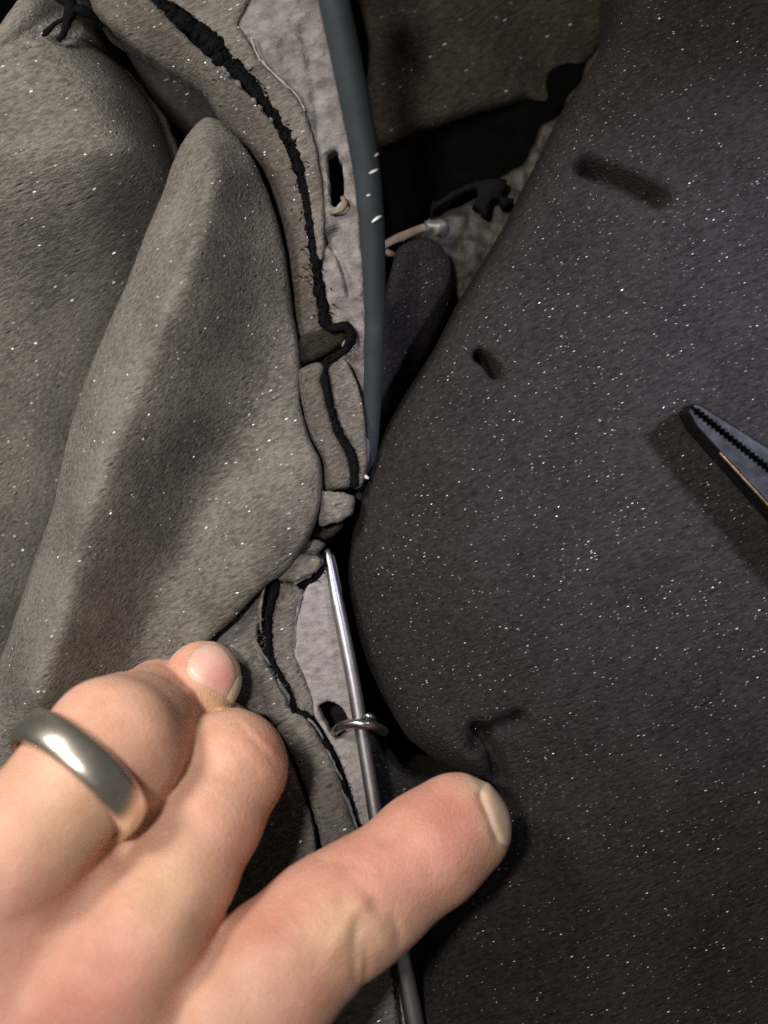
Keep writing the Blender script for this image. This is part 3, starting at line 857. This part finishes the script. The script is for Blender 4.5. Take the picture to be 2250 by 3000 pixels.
# ------------------------------------------------------------------ hand
hand_o = P(400, 2500, 2)
vox = 0.05
lo = np.array([-8.8, -9.9, -1.2])
hi = np.array([2.8, -2.0, 5.6])
gx, gy, gz = [np.arange(lo[i], hi[i], vox, dtype=np.float32) for i in range(3)]
GX, GY, GZ = np.meshgrid(gx, gy, gz, indexing='ij')


def cap(a, b):
    ca, cb = P(*a[:3]), P(*b[:3])
    ra, rb = R(a[3], a[2]), R(b[3], b[2])
    d = cb - ca
    L = float(d @ d)
    t = np.clip(((GX - ca[0]) * d[0] + (GY - ca[1]) * d[1] + (GZ - ca[2]) * d[2]) / L, 0, 1).astype(np.float32)
    return np.sqrt((GX - ca[0] - t * d[0]) ** 2 + (GY - ca[1] - t * d[1]) ** 2 + (GZ - ca[2] - t * d[2]) ** 2) - (ra + (rb - ra) * t)


def digit(pts, k=0.22):
    f = cap(pts[0], pts[1])
    for a, b in zip(pts[1:-1], pts[2:]):
        f = smin(f, cap(a, b), k)
    return f


ring_f = [(-110, 2700, 3.3, 235), (60, 2480, 3.55, 200), (225, 2282, 3.25, 178), (330, 2190, 2.6, 200), (378, 2172, 1.8, 196), (440, 2120, .8, 160), (470, 2060, .1, 130)]
index_f = [(330, 2860, 3.3, 215), (430, 2720, 3.1, 182), (530, 2556, 2.6, 160), (610, 2400, 2.05, 154), (678, 2250, 1.5, 156), (690, 2218, .8, 130), (655, 2160, .0, 105)]
mid_f = [(400, 2330, .8, 120), (490, 2180, .5, 110), (545, 2085, .35, 114), (596, 1987, .3, 113)]
thumb = [(560, 3130, 2.6, 290), (680, 3000, 2.6, 245), (800, 2855, 2.4, 205), (955, 2712, 2.05, 188), (1050, 2650, 1.85, 178), (1120, 2600, 1.7, 163), (1250, 2495, 1.35, 165), (1338, 2425, 1.05, 160)]
palm = smin(cap((-150, 2800, 3.1, 250), (150, 3330, 2.7, 330)), cap((300, 2900, 3.05, 215), (350, 3330, 2.5, 330)), 0.7)
palm = smin(palm, cap((80, 2760, 3.15, 195), (250, 3200, 2.8, 240)), 0.5)
kk = 0.05 + 0.55 * np.clip(1 - palm / 0.9, 0, 1)
palm = smin(palm, cap((150, 2600, 2.85, 190), (400, 2680, 2.55, 170)), 0.4)
ringd = smin(digit(ring_f), smin(cap((235, 2480, 2.35, 165), (390, 2330, 1.5, 160)), cap((365, 2470, 2.42, 92), (430, 2350, 2.2, 105)), .2), 0.2)
f = smin(palm, ringd, kk)
f = smin(f, digit(mid_f), 0.035)
f = smin(f, smin(digit(index_f), cap((598, 2235, 1.2, 140), (690, 2225, 1.35, 140)), .15), kk)
f = smin(f, digit(thumb, 0.3), 0.05 + 0.6 * np.clip(1 - palm / 0.7, 0, 1))
# skin folds, laid out where the picture shows them
QX = (GX / (CAMZ - GZ) * CAMZ / W0 + 0.5) * PW
QY = (0.5 - GY / (CAMZ - GZ) * CAMZ / H0) * PH
near = np.abs(f) < 0.25


def fold(pts, depth, wpx, zmin=0.0):
    global f
    m = near & (GZ > zmin)
    d = seg_dist(QX[m], QY[m], spline(pts, step=15) if len(pts) > 2 else np.array(pts, float))
    f[m] += (depth * np.exp(-(d / wpx) ** 2)).astype(np.float32)


for pts, dep, w in [
        ([(985, 2770), (1015, 2710), (1040, 2660), (1060, 2648)], -.045, 26), ([(1060, 2648), (1090, 2690), (1118, 2740), (1128, 2770)], -.035, 24),
        ([(1046, 2700), (1040, 2760), (1040, 2820), (1046, 2870)], 0.04, 14), ([(1068, 2770), (1072, 2830), (1062, 2900)], .035, 12), ([(1055, 2830), (1058, 2870)], -.03, 10),
        ([(1010, 2560), (1050, 2590), (1085, 2625), (1100, 2660)], .025, 20), ([(1150, 2680), (1165, 2720), (1168, 2760)], .03, 12),
        ([(940, 2520), (985, 2530), (1050, 2540)], .03, 22), ([(870, 2790), (930, 2770), (960, 2800)], -.03, 40),
        ([(1385, 2262), (1415, 2300), (1405, 2335)], .03, 12), ([(1408, 2335), (1432, 2400), (1456, 2462)], .05, 10),
        ([(705, 2120), (745, 2170), (785, 2215), (815, 2250)], .018, 10), ([(712, 2112), (755, 2160), (800, 2200)], -.02, 8), ([(680, 2180), (720, 2220), (760, 2265)], .01, 9),
        ([(640, 2160), (690, 2200), (720, 2250)], .012, 7), ([(300, 2040), (370, 2030), (440, 2050)], .006, 8),
        ([(540, 2005), (590, 2022), (630, 2040), (680, 2068)], .02, 9), ([(505, 2000), (530, 1985), (548, 1972)], .015, 8), ([(560, 2020), (610, 2045), (650, 2065)], -.03, 14),
        ([(330, 2540), (250, 2640), (150, 2760), (90, 2880)], .06, 60), ([(560, 2640), (470, 2760), (380, 2900)], -.03, 60), ([(20, 2620), (-60, 2760)], -.02, 60),
        ([(600, 2720), (560, 2850), (520, 2990)], .05, 45),
        ([(590, 1930), (645, 1990)], .05, 50), ([(1462, 2320), (1472, 2430)], .025, 30),
        ([(550, 1958), (566, 1915), (606, 1884)], .02, 7), ([(552, 1975), (600, 2014), (664, 2046)], .02, 7),
        ([(600, 2290), (650, 2320), (720, 2350), (780, 2360)], .008, 6), ([(590, 2320), (650, 2350), (720, 2378), (770, 2385)], .008, 6), ([(620, 2250), (680, 2285), (750, 2310), (800, 2310)], .008, 6),
        ([(300, 2100), (380, 2085), (470, 2115)], .008, 6), ([(290, 2130), (380, 2120), (480, 2155)], .008, 6), ([(1180, 2420), (1230, 2480), (1260, 2560)], .012, 30), ([(880, 2600), (930, 2640), (960, 2690)], .015, 14)]:
    fold(pts, dep, w)
f[[0, -1]] = np.maximum(f[[0, -1]], 0.01)
f[:, [0, -1]] = np.maximum(f[:, [0, -1]], 0.01)
f[:, :, [0, -1]] = np.maximum(f[:, :, [0, -1]], 0.01)
hv, hq = surface_nets(f, lo, vox)
hv = relax(hv, hq, 2)
hand = thing('hand', 'left hand pressing into the foam, wearing a ring, thumb stretched out to the right', 'hand', hand_o)
hm = mesh_obj('skin', hv, hq, M_skin, hand)
qx = (hv[:, 0] / (CAMZ - hv[:, 2]) * CAMZ / W0 + 0.5) * PW
qy = (0.5 - hv[:, 1] / (CAMZ - hv[:, 2]) * CAMZ / H0) * PH
base = np.array([0.595, 0.350, 0.256])
tint = np.tile(base, (len(hv), 1))


def blot(x, y, r, c, a):
    g = (a * np.exp(-((qx - x) ** 2 + (qy - y) ** 2) / r ** 2))[:, None]
    if x < 715 and y < 2075:          # the middle fingertip lies under the index knuckle
        g = g * np.clip((1.05 - hv[:, 2]) / 0.15, 0, 1)[:, None]
    tint[:] = tint * (1 - g) + np.array(c) * g


pink, pale, yel, red, cream = (0.585, 0.272, 0.215), (0.60, 0.41, 0.27), (0.60, 0.42, 0.22), (0.52, 0.20, 0.155), (0.68, 0.54, 0.38)
for b in [(1250, 2450, 190, pink, .8), (1380, 2390, 90, pink, .8), (1330, 2350, 70, red, .4), (1050, 2520, 110, pink, .7), (860, 2640, 120, pink, .5), (760, 2720, 90, red, .5),
          (1020, 2720, 60, pale, .8), (1110, 2740, 50, pale, .6), (960, 2800, 110, pale, .5), (250, 2920, 150, red, .55), (120, 2980, 120, pink, .6), (330, 2800, 120, pink, .35), (40, 2720, 120, pink, .4),
          (550, 1985, 50, pink, .8), (530, 1960, 50, pink, .7), (570, 2040, 45, yel, .6), (620, 2055, 40, yel, .6), (650, 1890, 45, cream, .7), (700, 1960, 40, cream, .8), (700, 2050, 35, cream, .8),
          (790, 2180, 80, pink, .6), (400, 2010, 100, pink, .35), (930, 2900, 120, pink, .4), (1450, 2300, 50, cream, .9), (1400, 2270, 55, cream, .6), (1480, 2400, 60, cream, .9), (700, 2450, 60, pink, .4),
          (230, 2400, 130, pale, .6), (500, 2620, 110, pale, .6), (1560, 2330, 70, red, .4)]:
    blot(*b)
at = hm.data.attributes.new('tint', 'FLOAT_COLOR', 'POINT')
at.data.foreach_set('color', np.c_[tint, np.ones(len(tint))].astype(np.float32).ravel())


def vnormals(v, q):
    n = np.cross(v[q[:, 2]] - v[q[:, 0]], v[q[:, 3]] - v[q[:, 1]])
    out = np.zeros_like(v)
    for k in range(4):
        for c in range(3):
            out[:, c] += np.bincount(q[:, k], n[:, c], len(v))
    return out / (np.linalg.norm(out, axis=1)[:, None] + 1e-9)


hn = vnormals(hv, hq)


def nail(poly, mat, lift, zmin, zmax, label, spots=()):
    """a nail plate grown from the skin under it: rises from the nail fold, dips below the skin outside its outline"""
    d = -poly_sd(qx, qy, smooth_closed(poly, 6))
    ok = (d > -16) & (hv[:, 2] > zmin) & (hv[:, 2] < zmax)
    fs = hq[ok[hq].all(1)]
    used, inv = np.unique(fs, return_inverse=True)
    off = lift * np.clip(d[used] / 9.0, -1.5, 1)
    o = mesh_obj('fingernail', hv[used] + hn[used] * off[:, None], inv.reshape(-1, 4), M_nail, hand)
    o['label'] = label
    c = np.tile(np.array(mat), (len(used), 1))
    for x, y, r, cc_, a in spots:
        g = (a * np.exp(-((qx[used] - x) ** 2 + (qy[used] - y) ** 2) / r ** 2))[:, None]
        c = c * (1 - g) + np.array(cc_) * g
    t = o.data.attributes.new('tint', 'FLOAT_COLOR', 'POINT')
    t.data.foreach_set('color', np.c_[c, np.ones(len(c))].astype(np.float32).ravel())
    return o


nail([(546, 1964), (562, 1916), (606, 1884), (652, 1892), (686, 1940), (692, 1990), (664, 2040), (612, 2016), (564, 1990)], (0.62, 0.40, 0.335), 0.014, 0.2, 3, 'short pink fingernail of the middle finger', [(650, 1980, 48, (0.66, 0.30, 0.26), .8), (590, 1930, 40, (0.68, 0.47, 0.40), .6), (575, 1985, 30, (0.70, 0.52, 0.45), .6)])
nail([(690, 1990), (720, 1975), (725, 2030), (700, 2076), (664, 2044)], (0.68, 0.58, 0.42), 0.014, -.5, 0.75, 'white free edge of the middle fingernail')
nail([(1405, 2330), (1430, 2282), (1462, 2272), (1530, 2290), (1540, 2400), (1505, 2476), (1468, 2472), (1448, 2440), (1428, 2385)], (0.70, 0.52, 0.385), 0.013, 0.2, 3, 'cream coloured thumbnail edge', [(1440, 2390, 30, (0.68, 0.50, 0.44), .7), (1480, 2300, 30, (0.66, 0.46, 0.34), .5)])

# ------------------------------------------------------------------ finger ring
ca, cb = P(*ring_f[1][:3]), P(*ring_f[3][:3])
cc = P(228, 2272, 3.22)
ax = Vector(cb - ca).normalized()
ax = Vector((ax.x, ax.y, -0.52)).normalized()
e1 = ax.cross(Vector((0, 0, 1))).normalized()
e2 = e1.cross(ax).normalized()
rr = R(209, 3.3)
prof = [(-.31, -.035), (-.308, .03), (-.27, .085), (-.14, .122), (0, .134), (.14, .122), (.27, .085), (.308, .03), (.31, -.035), (.2, -.05), (0, -.055), (-.2, -.05)]
V, F = [], []
nS = 96
for i in range(nS):
    g = 2 * math.pi * i / nS
    d = e1 * math.cos(g) + e2 * math.sin(g)
    for s, t in prof:
        p = Vector(cc) + ax * s + d * (rr + t)
        V.append(tuple(p))
m = len(prof)
for i in range(nS):
    for k in range(m):
        F.append((i * m + k, i * m + (k + 1) % m, ((i + 1) % nS) * m + (k + 1) % m, ((i + 1) % nS) * m + k))
rg = mesh_obj('finger_ring', V, F, M_ring)
tag(rg, 'plain polished white gold wedding band on the ring finger', 'ring')
